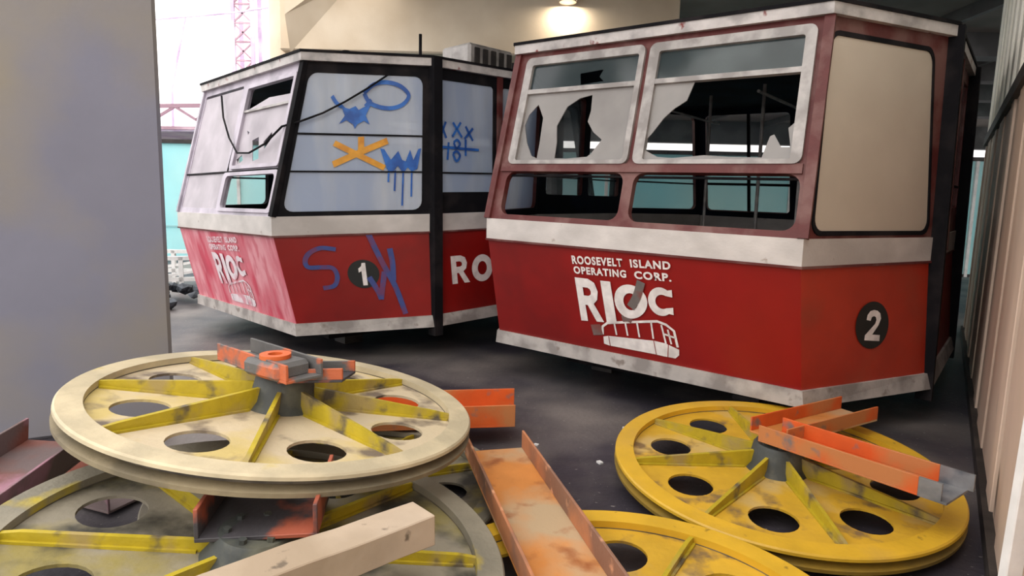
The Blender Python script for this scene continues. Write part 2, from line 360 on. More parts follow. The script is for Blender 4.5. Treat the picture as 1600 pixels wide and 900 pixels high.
# white frames and slag heap behind the column
def rail_frame(x, y, ang, label):
    f = empty('steel_frame', Matrix.Translation((x, y, 0)) @ Matrix.Rotation(ang, 4, 'Z')); tag(f, label, 'frame')
    for z in (.25, .62):
        bm = bmesh.new(); bar(bm, (-1.5, 0, z), (1.5, 0, z), .07, .07); link('frame_rail', bm, M['white'], f)
    for xx in (-1.45, 0, 1.45):
        bm = bmesh.new(); bar(bm, (xx, 0, 0), (xx, 0, .64), .07, .07, (1, 0, 0)); link('upright', bm, M['white'], f)
    bm = bmesh.new(); bar(bm, (-1.4, 0, .1), (1.4, 0, .6), .05, .05); link('brace', bm, M['white'], f)
rail_frame(-6.6, 12.6, .05, 'low white steel frame standing farthest back by the teal hoarding')
rail_frame(-5.8, 11.3, .35, 'low white steel frame turned askew just behind the first cabin')
bm = bmesh.new()
for i in range(60):
    px, py = -6.2+random.uniform(-1, 1.3), 10.2+random.uniform(-.6, .6); r0 = random.uniform(.05, .13)
    hgt = max(0, .28*(1-((px+6)/1.3)**2-((py-10.2)/.8)**2))
    g = bmesh.ops.create_icosphere(bm, subdivisions=1, radius=r0, matrix=Matrix.Translation((px, py, hgt+r0*.5)) @ Matrix.Diagonal((1, 1.2, .8, 1)))
    for v in g['verts']: v.co += Vector((random.uniform(-1, 1), random.uniform(-1, 1), random.uniform(-1, 1)))*r0*.25
tag(link('slag_heap', bm, M['rock']), 'heap of dark slag lumps on the ground beside the first cabin', 'rubble', kind='stuff')
# pipe beside column
bm = bmesh.new(); tube(bm, [(-3.76, 4.25, 0), (-3.76, 4.25, 5.6)], .06, 12)
tag(link('drain_pipe', bm, M['dark'], smooth=True), 'dark drain pipe running up beside the left concrete column', 'pipe')
# yellow post in the gap, and a white ladder-like strip
bm = bmesh.new(); bar(bm, (5.10, 7.55, 0), (5.16, 7.55, 1.55), .09, .09, (1, 0, 0))
tag(link('bollard', bm, M['yellowpaint']), 'slim yellow post standing in the gap behind the second cabin', 'post')
# lamp on the beam
l = empty('ceiling_lamp', Matrix.Translation((.87, 12.0, 5.25))); tag(l, 'small round lamp hanging on the face of the concrete beam', 'lamp')
bm = bmesh.new(); lathe(bm, [(.16, 0), (.2, .05), (.2, .22), (.1, .3)], 24, closed=False); link('lamp_body', bm, M['alu'], l, True)
bm = bmesh.new(); lathe(bm, [(.15, -.03), (.15, 0)], 24, closed=False); link('lens', bm, M['milk'], l)
boxo('bracket', (-.03, -.02, .1), (.03, .2, .16), M['joist'], l)
ld = bpy.data.lights.new('lamp glow', 'AREA'); ld.shape = 'DISK'; ld.size = .3; ld.energy = 20; ld.color = (1, .86, .68)
lo = bpy.data.objects.new('lamp_light', ld); COL.objects.link(lo); lo.parent = l; lo.location = (0, 0, -.04)

# ------------------------------------------------------------------ cabins
Z0, ZS, Z1, Z2, Z3, Z4 = .35, .4549, 1.3692, 1.5633, 3.1091, 3.1891
def prof(z):
    """(D, e, W) at height z"""
    T = ((Z0, 1.2659, 1.4245, 2.0679), (Z1, 1.5121, 1.4067, 2.005), (Z2, 1.5121, 1.4067, 2.005), (Z3, 1.1219, 1.3713, 1.9807), (Z4, 1.1219, 1.3713, 1.9807))
    if z <= Z0: return T[0][1:]
    for a, b in zip(T, T[1:]):
        if z <= b[0] + 1e-9:
            f = (z-a[0])/(b[0]-a[0]); return tuple(a[i]+(b[i]-a[i])*f for i in (1, 2, 3))
    return T[-1][1:]
LEN = 2.0
def cabin(x, y, a, K, Mx, number):
    u = Vector((-math.sin(a), -math.cos(a), 0)); wv = Vector((math.cos(a), -math.sin(a), 0))
    mw = Matrix((u, wv, Vector((0, 0, 1)))).transposed().to_4x4(); mw.translation = (x, y, 0)
    root = empty('cable_car', mw)
    def tilt(lx, ly, z): return Vector((lx, ly, z + (K*ly + Mx*lx)*(1 if z > .2 else 0)))
    def corners(z, off=0):
        D, e, W = prof(z)
        pl = [(D, -e), (D, e), (0, W), (-LEN, W), (-LEN-D, e), (-LEN-D, -e), (-LEN, -W), (0, -W)]
        if off:
            out = []
            for i in range(8):
                p0, p1, p2 = Vector(pl[i-1]), Vector(pl[i]), Vector(pl[(i+1) % 8])
                n1 = Vector(((p1-p0).y, -(p1-p0).x)).normalized(); n2 = Vector(((p2-p1).y, -(p2-p1).x)).normalized()
                n1, n2 = -n1, -n2
                bz = (n1+n2); bz = bz/bz.length_squared*2*1 if bz.length else bz
                out.append(tuple(p1 + bz*off))
            pl = out
        return pl
    # make sure 'outward' really is outward
    sgn = 1 if sum(c_*c_ for c_ in corners(1, .1)[0]) > sum(c_*c_ for c_ in corners(1)[0]) else -1
    def C3(z, i, off=0): p = corners(z, sgn*off)[i % 8]; return tilt(p[0], p[1], z)
    def surf(za, zb, i):
        q = [C3(za, i), C3(za, i+1), C3(zb, i+1), C3(zb, i)]
        def S(s, t):
            p = (1-t)*((1-s)*q[0]+s*q[1]) + t*((1-s)*q[3]+s*q[2])
            ds = (1-t)*(q[1]-q[0]) + t*(q[2]-q[3]); dt = (1-s)*(q[3]-q[0]) + s*(q[2]-q[1])
            return p, ds.cross(dt).normalized()
        return S, (q[1]-q[0]).length, (q[3]-q[0]).length
    def ring(name, za, zb, oa, ob, th, material, parent=root):
        bm = bmesh.new(); A = [bm.verts.new(C3(za, i, oa)) for i in range(8)]; B = [bm.verts.new(C3(zb, i, ob)) for i in range(8)]
        Ai = [bm.verts.new(C3(za, i, oa-th)) for i in range(8)]; Bi = [bm.verts.new(C3(zb, i, ob-th)) for i in range(8)]
        for i in range(8):
            j = (i+1) % 8
            for f in ((A[i], A[j], B[j], B[i]), (Bi[i], Bi[j], Ai[j], Ai[i]), (B[i], B[j], Bi[j], Bi[i]), (Ai[i], Ai[j], A[j], A[i])): bm.faces.new(f)
        return link(name, bm, material, parent)
    def slab(name, za, zb, off, material, parent=root, crown=0):
        bm = bmesh.new(); A = [bm.verts.new(C3(za, i, off)) for i in range(8)]; B = [bm.verts.new(C3(zb, i, off)) for i in range(8)]
        bm.faces.new(A[::-1])
        for i in range(8): bm.faces.new((A[i], A[(i+1) % 8], B[(i+1) % 8], B[i]))
        if crown:
            T = []
            for i in range(8): p = C3(zb, i, off-.5); p.z += crown; T.append(bm.verts.new(p))
            for i in range(8): bm.faces.new((B[i], B[(i+1) % 8], T[(i+1) % 8], T[i]))
            bm.faces.new(T)
        else: bm.faces.new(B)
        return link(name, bm, material, parent)
    one = number == 1
    # --- lower body, belt, skirt, roof
    for i in range(8):
        S, W_, H_ = surf(Z0+.02, Z1+.02, i)
        m_ = M['red']
        if i == 0 and one: m_ = M['pink']
        if i == 1 and not one: m_ = M['redlit']
        o = on_surface('lower_panel', flat_bm([rect(0, 0, 1, 1)]), S, .04, m_, root, back=M['navy'], cut=.3)
        if i == 0 and one: o['label'] = 'faded pink end panel with painted glare'
    ring('belt', Z1, Z2, .012, .012, .06, M['belt']); ring('belt_seam', Z1-.012, Z1+.006, .02, .02, .05, M['redgrey'])
    ring('skirt', Z0-.02, ZS, .045, .02, .09, M['skirt'])
    ring('roof_edge', Z3, Z4, .05, .05, .12, M['fascia']); ring('drip_edge', Z4, Z4+.025, .062, .062, .10, M['black'])
    slab('roof', Z4-.03, Z4+.01, .0, M['roof'], crown=.10)
    slab('inner_ceiling', Z3-.05, Z3-.01, -.05, M['navy'])
    slab('cabin_floor', Z0+.04, Z0+.12, -.05, M['black'])
    boxo('underframe', (-LEN-.7, -1.0, .12), (.7, 1.0, .40), M['black'], root)
    for xx in (-LEN-.4, .3):
        for yy in (-.75, .75): boxo('support_block', (xx-.12, yy-.12, 0), (xx+.12, yy+.12, .13), M['dark'], root)
    # --- upper faces
    gl = .02
    for i in range(8):
        S, W_, H_ = surf(Z2, Z3, i)
        def panel(nm, loops, thick, m_, off=0, back=None, cut=.45): return on_surface(nm, flat_bm(loops), S, thick, m_, root, off, cut, back)
        R_ = lambda s0, t0, s1, t1, r=.05: rr(s0, t0, s1, t1, r, W_, H_)
        if i == 0 and not one:      # broken end of cabin two
            panel('end_frame', [rect(0, 0, 1, 1), R_(.055, .33, .488, .955, .06), R_(.514, .33, .975, .955, .06), R_(.045, .03, .485, .283, .09), R_(.518, .03, .978, .283, .09)], .06, M['redgrey'], back=M['navy'])
            for k, (s0, s1, g0, g1, tr) in enumerate(((.045, .492, .074, .474, .925), (.508, .976, .540, .948, .925))):
                f = panel('window_frame', [R_(s0, .325, s1, .962, .06), R_(g0, .347, g1, .915, .02)], .05, M['alu'], off=.03)
                o = panel('transom_bar', [rect(g0-.005, .742, g1+.005, .768)], .04, M['alu'], off=.028); o.parent = f
            tA = [(.265, .845), (.351, .856), (.34, .816), (.358, .789), (.274, .78)]
            o = panel('transom_pane', [rect(.074, .768, .474, .915), tA], .006, M['tint'], off=-.0)
            o = panel('transom_pane', [rect(.54, .768, .948, .915)], .006, M['tint'], off=0)
            h1 = [(.121, .682), (.089, .621), (.08, .558), (.103, .454), (.131, .378), (.155, .362), (.155, .45), (.15, .6)]
            h2 = [(.211, .549), (.239, .658), (.282, .702), (.326, .716), (.331, .625), (.326, .566), (.353, .505), (.388, .462), (.358, .386), (.345, .369), (.272, .360), (.225, .362), (.223, .45)]
            panel('broken_pane', [rect(.074, .347, .474, .742), h1, h2], .008, M['dirty'])
            hb = [(.63, .735), (.645, .65), (.61, .611), (.582, .564), (.555, .493), (.528, .444), (.537, .406), (.582, .365), (.628, .359), (.72, .372), (.791, .363), (.875, .359), (.889, .457), (.899, .465), (.92, .406), (.943, .405), (.932, .493), (.9485, .54), (.9485, .742), (.632, .742)]
            left = [(.54, .347), (.948, .347), (.948, .52), (.932, .493), (.943, .405), (.92, .406), (.899, .465), (.889, .457), (.875, .359), (.791, .363), (.72, .372), (.628, .359), (.582, .365), (.5402, .40)]
            panel('broken_pane', [left], .008, M['dirty'])
            panel('broken_pane', [[(.54, .46), (.555, .493), (.582, .564), (.61, .611), (.645, .65), (.66, .742), (.54, .742)]], .008, M['dirty'])
            panel('lower_bar', [rect(.02, .283, .98, .328)], .05, M['redgrey'], off=.02)
            o = panel('lower_rail', [rect(.05, .262, .98, .272)], .02, M['black'], off=-.03)
        elif i == 0:                # end of cabin one
            panel('end_frame', [rect(0, 0, 1, 1), R_(.03, .04, .47, .95, .03), R_(.535, .33, .965, .92, .05), R_(.50, .04, .975, .283, .06)], .05, M['lav'], back=M['navy'])
            panel('blank_pane', [rect(.03, .04, .49, .93)], .01, M['lavpane'], off=-.005)
            panel('seam_bar', [rect(.0, .300, .99, .312)], .02, M['black'], off=.012)
            panel('seam_bar', [[(.478, .03), (.486, .03), (.53, .93), (.522, .93)]], .02, M['black'], off=.010)
            f = panel('window_frame', [R_(.525, .32, .985, .935, .05), R_(.553, .345, .965, .905, .02)], .04, M['lav'], off=.03)
            o = panel('transom_bar', [rect(.55, .73, .967, .745)], .03, M['alu'], off=.025); o.parent = f
            panel('transom_pane', [[(.553, .745), (.965, .745), (.965, .80), (.757, .81), (.56, .75)]], .006, M['lavpane'])
            ha = [(.56, .395), (.606, .425), (.628, .385), (.585, .362)]; hb = [(.68, .521), (.736, .54), (.775, .386), (.723, .373)]; hc = [(.605, .60), (.635, .585), (.625, .565)]
            hd = [(.79, .50), (.85, .56), (.86, .52), (.81, .45)]
            panel('broken_pane', [rect(.553, .345, .965, .73), ha, hb, hc, hd], .008, M['lavpane'])
            f = panel('lower_frame', [R_(.47, .02, .99, .30, .06), R_(.505, .045, .965, .275, .06)], .03, M['lav'], off=.02)
        elif i == 1 and not one:    # milky facet of cabin two
            def slant(loop):      # the opening narrows towards the roof
                return [(.052-.035*t_ + s_*((.94-.10*t_)-(.052-.035*t_)), t_) for s_, t_ in loop]
            big, mid = slant(R_(-.012, .012, 1.015, .935, .12)), slant(R_(0, .03, 1, .918, .10))
            panel('facet_frame', [rect(0, 0, 1, 1), mid], .06, M['redgrey'], back=M['navy'])
            panel('gasket', [big, slant(R_(.004, .034, .996, .913, .10))], .02, M['black'], off=.012)
            panel('milky_pane', [mid], .01, M['milk'], off=.003)
        elif i == 1:                # graffiti facet of cabin one
            panel('facet_frame', [rect(0, 0, 1, 1), R_(.055, .03, .935, .93, .10)], .06, M['black'], back=M['navy'])
            panel('hazed_pane', [R_(.05, .025, .94, .935, .10)], .008, M['haze'], off=-.01)
            panel('window_bar', [rect(.045, .527, .945, .538)], .02, M['black'], off=.006); panel('window_bar', [rect(.045, .284, .945, .294)], .02, M['black'], off=.006)
            G = lambda lines, wd, m_: on_surface('graffiti', stroke_bm(lines, wd, W_, H_), S, 0, m_, root, .004, .4)
            G([[(.483, .805), (.55, .865), (.652, .883), (.76, .86), (.825, .80), (.77, .735), (.663, .712), (.54, .74), (.483, .805)]], .045, M['blue'])
            on_surface('graffiti', flat_bm([[(.315, .735), (.36, .705), (.387, .70), (.43, .72), (.455, .695), (.50, .72), (.545, .74), (.51, .66), (.545, .60), (.50, .625), (.455, .60), (.44, .57), (.425, .60), (.375, .625), (.325, .60), (.36, .655)]]), S, 0, M['blue'], root, .004, .4)
            G([[(.25, .78), (.29, .735), (.335, .71)], [(.50, .72), (.54, .765)]], .04, M['blue'])
            G([[(.31, .475), (.48, .40), (.67, .315)]], .06, M['orange_spray']); G([[(.32, .335), (.50, .42), (.68, .497)], [(.49, .52), (.50, .42)]], .07, M['orange_spray'])
            on_surface('graffiti', flat_bm([[(.63, .445), (.66, .44), (.71, .37), (.735, .40), (.76, .43), (.79, .37), (.815, .36), (.845, .44), (.87, .37), (.905, .445), (.925, .45), (.90, .31), (.86, .29), (.83, .32), (.80, .28), (.76, .33), (.72, .28), (.685, .31)]]), S, 0, M['blue'], root, .005, .4)
            G([[(.745, .30), (.745, .16)], [(.80, .29), (.80, .06)], [(.86, .30), (.86, .12)], [(.70, .30), (.70, .22)]], .02, M['blue'])
        elif i in (2, 6):           # long sides
            n_ = 2; lo = [rect(0, 0, 1, 1)]
            for k in range(n_):
                s0 = (.05 if k == 0 else .52); s1 = s0+.40
                lo.append(R_(s0, .15, s1, .925, .04))
            panel('side_frame', lo, .06, M['black'] if one else M['redgrey'], back=M['navy'])
            for k in range(n_):
                s0 = (.05 if k == 0 else .52); s1 = s0+.40
                panel('side_pane', [rect(s0-.005, .145, s1+.005, .93)], .006, M['haze'] if one else M['clear'], off=-.015)
                panel('window_bar', [rect(s0, .28, s1, .292)], .02, M['black'])
            for sx in (.475,): panel('door_post', [rect(sx, -.1, sx+.035, 1)], .05, M['redgrey'], off=.03)
        elif i == 4:                # rear end: two glazed openings
            panel('end_frame', [rect(0, 0, 1, 1), R_(.05, .05, .48, .93, .06), R_(.52, .05, .95, .93, .06)], .06, M['redgrey'], back=M['navy'])
            for s0 in (.05, .52):
                panel('rear_pane', [rect(s0, .05, s0+.43, .93)], .006, M['clear'], off=-.02)
                panel('window_bar', [rect(s0, .29, s0+.43, .31)], .03, M['black']); panel('window_bar', [rect(s0+.2, .05, s0+.215, .93)], .03, M['black'])
        else:
            panel('facet_frame', [rect(0, 0, 1, 1), R_(.08, .05, .92, .92, .09)], .06, M['black'] if one else M['redgrey'], back=M['navy'])
            panel('facet_pane', [R_(.075, .045, .925, .925, .09)], .006, M['haze'] if i == 7 and not one else M['clear'], off=-.015)
            panel('window_bar', [rect(.08, .285, .92, .30)], .02, M['black'])
    # --- corner posts (dark)
    for i in (2, 3, 6, 7):
        a0 = C3(Z0-.12, i); a1 = C3(Z4, i); sy = 1 if a0.y > 0 else -1; back = -1 if i in (2, 7) else 1
        bm = bmesh.new(); bar(bm, a0+Vector((back*.03, sy*-.01, 0)), a1+Vector((back*.03, sy*.03, 0)), .12, .11, (0, 1, 0) if False else (1, 0, 0))
        link('corner_post', bm, M['black'], root)
    # mullions on end corners
    for i in (0, 1, 4, 5):
        bm = bmesh.new(); a0 = C3(Z2, i, .0); a1 = C3(Z3, i, .0); bar(bm, a0, a1, .07, .05)
        link('corner_trim', bm, (M['lav'] if one and i == 0 else M['black'] if one else M['redgrey']), root)
    # --- interior poles and benches
    for px, py in ((-.2, .9), (-1.7, -.6), (-1.2, .2)):
        bm = bmesh.new(); tube(bm, [(px, py, Z0+.12), (px, py, Z3-.04)], .02); link('grab_pole', bm, M['alu'], root, True)
    for sy in (-1, 1): boxo('bench', (-LEN+.1, sy*1.55-.22, .8), (-.1, sy*1.55+.22, .88), M['navy'], root); boxo('bench_base', (-LEN+.3, sy*1.6-.15, .45), (-.3, sy*1.6+.15, .8), M['navy'], root)
    bm = bmesh.new(); tube(bm, [(-LEN, -.6, Z3-.35), (0.2, -.6, Z3-.35)], .015); tube(bm, [(-LEN, .6, Z3-.35), (0.2, .6, Z3-.35)], .015); link('hand_rail', bm, M['alu'], root, True)
    # --- lettering
    S, W_, H_ = surf(Z0, Z1, 0)
    tm = M['textfade'] if one else M['text']; OFF = .006
    def T(s_, quad, wt, m_=tm, SS=S, nm='lettering'): return on_surface(nm, text_bm(s_, quad, wt), SS, 0, m_, root, OFF+.020*0+.004, .25)
    for word, s0, s1, tb0, tb1, tt0, tt1 in (('ROOSEVELT', .334, .510, .851, .872, .925, .940), ('ISLAND', .534, .660, .875, .890, .942, .955), ('OPERATING', .337, .520, .768, .784, .834, .848), ('CORP.', .545, .661, .786, .796, .850, .862)):
        T(word, [(s0+.002, tb0), (s1, tb1), (s1, tt1), (s0, tt0)], .04)
    def Gl(ch, quad): return on_surface('lettering', glyph_bm(ch, quad), S, 0, tm, root, OFF+.004, .25)
    Gl('R', [(.349, .352), (.432, .372), (.418, .737), (.339, .736)])
    Gl('I', [(.441, .372), (.476, .385), (.464, .736), (.430, .735)])
    Gl('O', [(.478, .42), (.582, .47), (.582, .738), (.470, .725)])
    Gl('C', [(.586, .50), (.662, .515), (.660, .745), (.584, .735)])
    bm = stroke_bm([[(.422, .257), (.424, .329), (.442, .368), (.52, .41), (.609, .454), (.636, .437), (.659, .395), (.668, .262)]], .022, W_, H_, False)
    on_surface('emblem', bm, S, 0, tm, root, OFF, .3)
    for l_ in ([(.466, .376), (.471, .274)], [(.504, .395), (.509, .285)], [(.543, .416), (.548, .29)], [(.589, .44), (.593, .298)], [(.621, .43), (.632, .277)], [(.64, .399), (.649, .279)], [(.629, .355), (.663, .338)]):
        on_surface('emblem', stroke_bm([l_], .016, W_, H_, False), S, 0, tm, root, OFF, .3)
    on_surface('emblem', flat_bm([[(.424, .237), (.441, .252), (.596, .283), (.632, .277), (.672, .244), (.671, .197), (.659, .164), (.625, .163), (.593, .166), (.441, .165), (.424, .173)]]), S, 0, tm, root, OFF, .3)
    bm = stroke_bm([[(.443, .252), (.446, .166)], [(.594, .284), (.600, .166)], [(.64, .277), (.636, .163)]], .006, W_, H_, False)
    on_surface('emblem_line', bm, S, 0, M['red'], root, OFF+.003, .3)
    if not one:
        on_surface('scrape', stroke_bm([[(.567, .77), (.55, .64), (.527, .54)]], .075, W_, H_), S, 0, M['grey_spray'], root, OFF+.008, .3)
        on_surface('scrape', stroke_bm([[(.495, .43), (.515, .44), (.528, .425)]], .06, W_, H_), S, 0, M['grey_spray'], root, OFF+.003, .3)
        on_surface('scrape', stroke_bm([[(.385, .28), (.42, .30)]], .10, W_, H_), S, 0, M['grey_spray'], root, OFF+.001, .3)
    S, W_, H_ = surf(Z0, Z1, 1)
    cs, ct, rad = (.517, .584, .155) if one else (.52, .538, .19)
    circ = [(cs+rad/W_*.98*math.cos(R(k*10)), ct+rad/H_*math.sin(R(k*10))) for k in range(36)]
    o = on_surface('roundel', flat_bm([circ]), S, 0, M['disc'], root, OFF, .2)
    if one: q = [(.478, .465), (.552, .465), (.552, .70), (.478, .70)]
    else: q = [(.455, .43), (.575, .41), (.590, .645), (.475, .665)]
    on_surface('numeral', glyph_bm(str(number), q), S, 0, M['text'], root, OFF+.004, .25)
    if one:
        G = lambda lines, wd, m_: on_surface('graffiti', stroke_bm(lines, wd, W_, H_), S, 0, m_, root, OFF+.006, .3)
        G([[(.36, .85), (.268, .87), (.19, .82), (.155, .74), (.17, .68), (.25, .675), (.32, .66), (.34, .57), (.31, .48), (.234, .46)]], .045, M['bluefade'])
        G([[(.575, 1.02), (.61, .86), (.66, .66), (.727, .43), (.785, .138)], [(.66, .60), (.616, .309)], [(.709, .84), (.72, .68), (.716, .50)], [(.55, .55), (.60, .40), (.62, .31)]], .055, M['bluefade'])
        S2, W2, H2 = surf(Z0, Z1, 2)
        f = 1/LEN
        on_surface('lettering', glyph_bm('R', [(.27*f, .41), (.53*f, .41), (.49*f, .72), (.25*f, .72)]), S2, 0, M['text'], root, OFF, .25)
        on_surface('lettering', glyph_bm('O', [(.56*f, .40), (.88*f, .40), (.88*f, .71), (.56*f, .71)]), S2, 0, M['text'], root, OFF, .25)
        S3, W3, H3 = surf(Z2, Z3, 2)
        cv = lambda pts: [(px*f, py) for px, py in pts]
        L = [cv(p) for p in ([(.124, .64), (.207, .528)], [(.2, .64), (.124, .53)], [(.3, .64), (.429, .54)], [(.411, .645), (.291, .54)], [(.48, .62), (.588, .52)], [(.588, .61), (.464, .53)], [(.107, .466), (.68, .456)], [(.24, .50), (.223, .377)], [(.481, .528), (.482, .41)],
             [(.31, .50), (.36, .52), (.40, .49), (.35, .46), (.31, .50)], [(.30, .42), (.35, .44), (.40, .41), (.35, .37), (.30, .42)])]
        on_surface('graffiti', stroke_bm(L, .028, W3, H3, True), S3, 0, M['blue'], root, .0, .3)
        # roof gear
        boxo('roof_unit', (-1.50, 1.15, Z4+.02), (-.78, 1.68, Z4+.38), M['alu'], root, bevel=.03)
        for k in range(5): boxo('vent_slat', (-1.45+k*.13, 1.67, Z4+.08), (-1.38+k*.13, 1.70, Z4+.33), M['dark'], root)
        bm = bmesh.new(); tube(bm, [(-.25, 1.45, Z4), (-.25, 1.45, Z4+.40)], .018); link('aerial', bm, M['black'], root, True)
        bm = bmesh.new(); lathe(bm, [(.09, 0), (.09, .06), (.04, .1)], 16, closed=False); bmesh.ops.translate(bm, verts=bm.verts, vec=(.55, 1.2, Z4+.02)); link('roof_cap', bm, M['black'], root, True)
        bm = bmesh.new(); tube(bm, [(-LEN+.4, 1.2, Z4+.18), (-1.6, 1.2, Z4+.18)], .02); link('roof_pipe', bm, M['black'], root)
    else:
        bm = bmesh.new(); tube(bm, [(-.1, 1.5, Z4+.02), (-.1, 1.5, Z4+.14), (-.2, 1.5, Z4+.2), (-.3, 1.5, Z4+.12)], .02); link('lifting_eye', bm, M['alu'], root, True)
    return root, surf, mw
cab1, surf1, mw1 = cabin(-2.2902, 8.5347, .7996, .0109, -.0291, 1)
tag(cab1, 'red cable car numbered 1 with blue window graffiti and faded pink end', 'cable car')
cab2, surf2, mw2 = cabin(1.8016, 6.4872, .6674, -.0164, -.0049, 2)
tag(cab2, 'red cable car numbered 2 with smashed end windows, beside the right wall', 'cable car')
# slack cable drooping over the first cabin's corner
pts = []
SA, _, _ = surf1(Z2, Z3, 1); SB, _, _ = surf1(Z2, Z3, 0)
for s_, t_ in ((.66, .93), (.5, .83), (.35, .74), (.2, .66), (.05, .60)): p, n_ = SA(s_, t_); pts.append(mw1 @ (p+n_*.05))
for s_, t_ in ((.97, .57), (.85, .47), (.72, .42), (.60, .43), (.48, .55), (.36, .72), (.28, .90)): p, n_ = SB(s_, t_); pts.append(mw1 @ (p+n_*.05))
bm = bmesh.new(); tube(bm, pts, .011, 6)
tag(link('slack_cable', bm, M['black'], smooth=True), 'thin black cable drooping across the corner of cable car 1', 'cable')

# ------------------------------------------------------------------ sheaves (big spoked wheels)
RW = .98
def sheave(loc, tx, ty, phase, web, rim, ribs, label, hubtop=.10):
    nrm = Vector((-tx, -ty, 1)).normalized()
    root = empty('sheave', frame_m(loc, (1, 0, tx), nrm)); tag(root, label, 'wheel', 'spoked sheaves piled on the floor')
    root.matrix_world = root.matrix_world @ Matrix.Rotation(R(phase), 4, 'Z')
    bm = bmesh.new(); lathe(bm, [(.868, 0), (.972, 0), (.98, -.008), (.982, -.022), (.935, -.034), (.868, -.034)], 128); link('upper_flange', bm, rim, root, True)
    bm = bmesh.new(); lathe(bm, [(.868, -.034), (.925, -.034), (.915, -.045), (.925, -.058), (.868, -.058)], 128); link('rope_groove', bm, M['groove'], root, True)
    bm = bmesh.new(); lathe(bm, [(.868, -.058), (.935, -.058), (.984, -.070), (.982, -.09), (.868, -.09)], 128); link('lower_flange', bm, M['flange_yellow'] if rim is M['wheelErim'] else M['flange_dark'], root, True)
    holes = []
    for k in range(8):
        a = R(22.5+45*k); holes.append([(.64*math.cos(a)+.128*math.cos(R(j*15)), .64*math.sin(a)+.128*math.sin(R(j*15))) for j in range(24)])
    outer = [(.872*math.cos(R(k*4)), .872*math.sin(R(k*4))) for k in range(90)]
    on_surface('web', flat_bm([outer]+holes), lambda s, t: (Vector((s, t, -.04)), Vector((0, 0, 1))), .014, web, root, 0, 0)
    for k in range(8):
        a = R(45*k); bm = bmesh.new(); L = [(.14, -.042), (.87, -.042), (.87, -.006), (.80, .004), (.14, hubtop-.05)]
        A = [bm.verts.new((r, -.010, z)) for r, z in L]; B = [bm.verts.new((r, .010, z)) for r, z in L]
        bm.faces.new(A); bm.faces.new(B[::-1])
        for i in range(5): bm.faces.new((A[i], B[i], B[(i+1) % 5], A[(i+1) % 5]))
        bmesh.ops.rotate(bm, verts=bm.verts, cent=(0, 0, 0), matrix=Matrix.Rotation(a, 3, 'Z'))
        link('rib', bm, ribs, root)
        bm = bmesh.new(); bar(bm, (.2*math.cos(a), .2*math.sin(a), -.036), (.86*math.cos(a), .86*math.sin(a), -.036), .045, .014); link('weld_bead', bm, ribs, root)
    bm = bmesh.new(); lathe(bm, [(.06, -.09), (.17, -.09), (.19, -.04), (.16, 0), (.145, hubtop-.02), (.13, hubtop), (.06, hubtop)], 32); link('hub', bm, M['hub'], root, True)
    for k in range(6):
        a = R(60*k+15); bm = bmesh.new(); lathe(bm, [(.016, hubtop), (.016, hubtop+.018)], 6, closed=False); bmesh.ops.translate(bm, verts=bm.verts, vec=(.1*math.cos(a), .1*math.sin(a), 0)); link('bolt', bm, M['hub'], root)
    return root
sheave((-1.173, 3.257, .715), -.133, -.032, 10, M['wheelA'], M['wheelArim'], M['rib_y'], 'dusty cream and yellow spoked wheel lying on top of the left pile', .12)
sheave((-.97, 2.34, .42), -.14, .02, 10, M['wheelB'], M['wheelBrim'], M['rib_y'], 'grimy spoked wheel with grey rim lying directly under the top left wheel', .06)
sheave((-1.0, 3.55, .12), 0, 0, 22.5, M['wheelB'], M['wheelBrim'], M['rib_y'], 'mostly hidden spoked wheel at the bottom of the left pile behind the orange channel', .06)
sheave((1.651, 3.824, .20), 0, .075, 0, M['wheelE'], M['wheelErim'], M['rib_y'], 'bright yellow spoked wheel on the floor under the orange channels at right', .12)
sheave((.40, 2.15, .17), .03, .03, 12, M['wheelE'], M['wheelErim'], M['rib_y'], 'yellow spoked wheel cut by the bottom edge beside the long orange channel', .035)

# ------------------------------------------------------------------ steel channels
def channel(name, a, b, wd, hg, t, mw_, mf, label, upv=(0, 0, 1), skew=0, tip=None, cat='steel channel', group=None, bare=0):
    """U channel, open upwards; a, b = centre line of the underside of the web"""
    a = Vector(a); b = Vector(b); Lg = (b-a).length; root = empty(name, frame_m(a, b-a, Vector(upv))); tag(root, label, cat, group)
    def pris(nm, y0, y1, z0, z1, m_, x1a=None):
        bm = bmesh.new(); sa = lambda y: skew*(y/wd)
        vs = [bm.verts.new(v) for v in ((0+0, y0, z0), (Lg+sa(y0), y0, z0), (Lg+sa(y1), y1, z0), (0, y1, z0), (0, y0, z1), (Lg+sa(y0), y0, z1), (Lg+sa(y1), y1, z1), (0, y1, z1))]
        for f in ((0,3,2,1),(4,5,6,7),(0,1,5,4),(1,2,6,5),(2,3,7,6),(3,0,4,7)): bm.faces.new([vs[i] for i in f])
        bmesh.ops.bevel(bm, geom=list(bm.edges), offset=.002, segments=1, affect='EDGES')
        return link(nm, bm, m_, root)
    pris('web', -wd/2, wd/2, 0, t, mw_)
    pris('flange', -wd/2, -wd/2+t, t, hg, mf); pris('flange', wd/2-t, wd/2, t, hg, mf)
    if bare:      # unpainted end
        bm = bmesh.new(); box(bm, (Lg, -wd/2, 0), (Lg+bare, wd/2, t)); box(bm, (Lg, -wd/2, t), (Lg+bare*.8, -wd/2+t, hg)); box(bm, (Lg, wd/2-t, t), (Lg+bare*1.2, wd/2, hg))
        bmesh.ops.remove_doubles(bm, verts=bm.verts, dist=1e-5); o = link('bare_end', bm, M['cutend'], root); o['label'] = 'bare grey unpainted end'
    return root
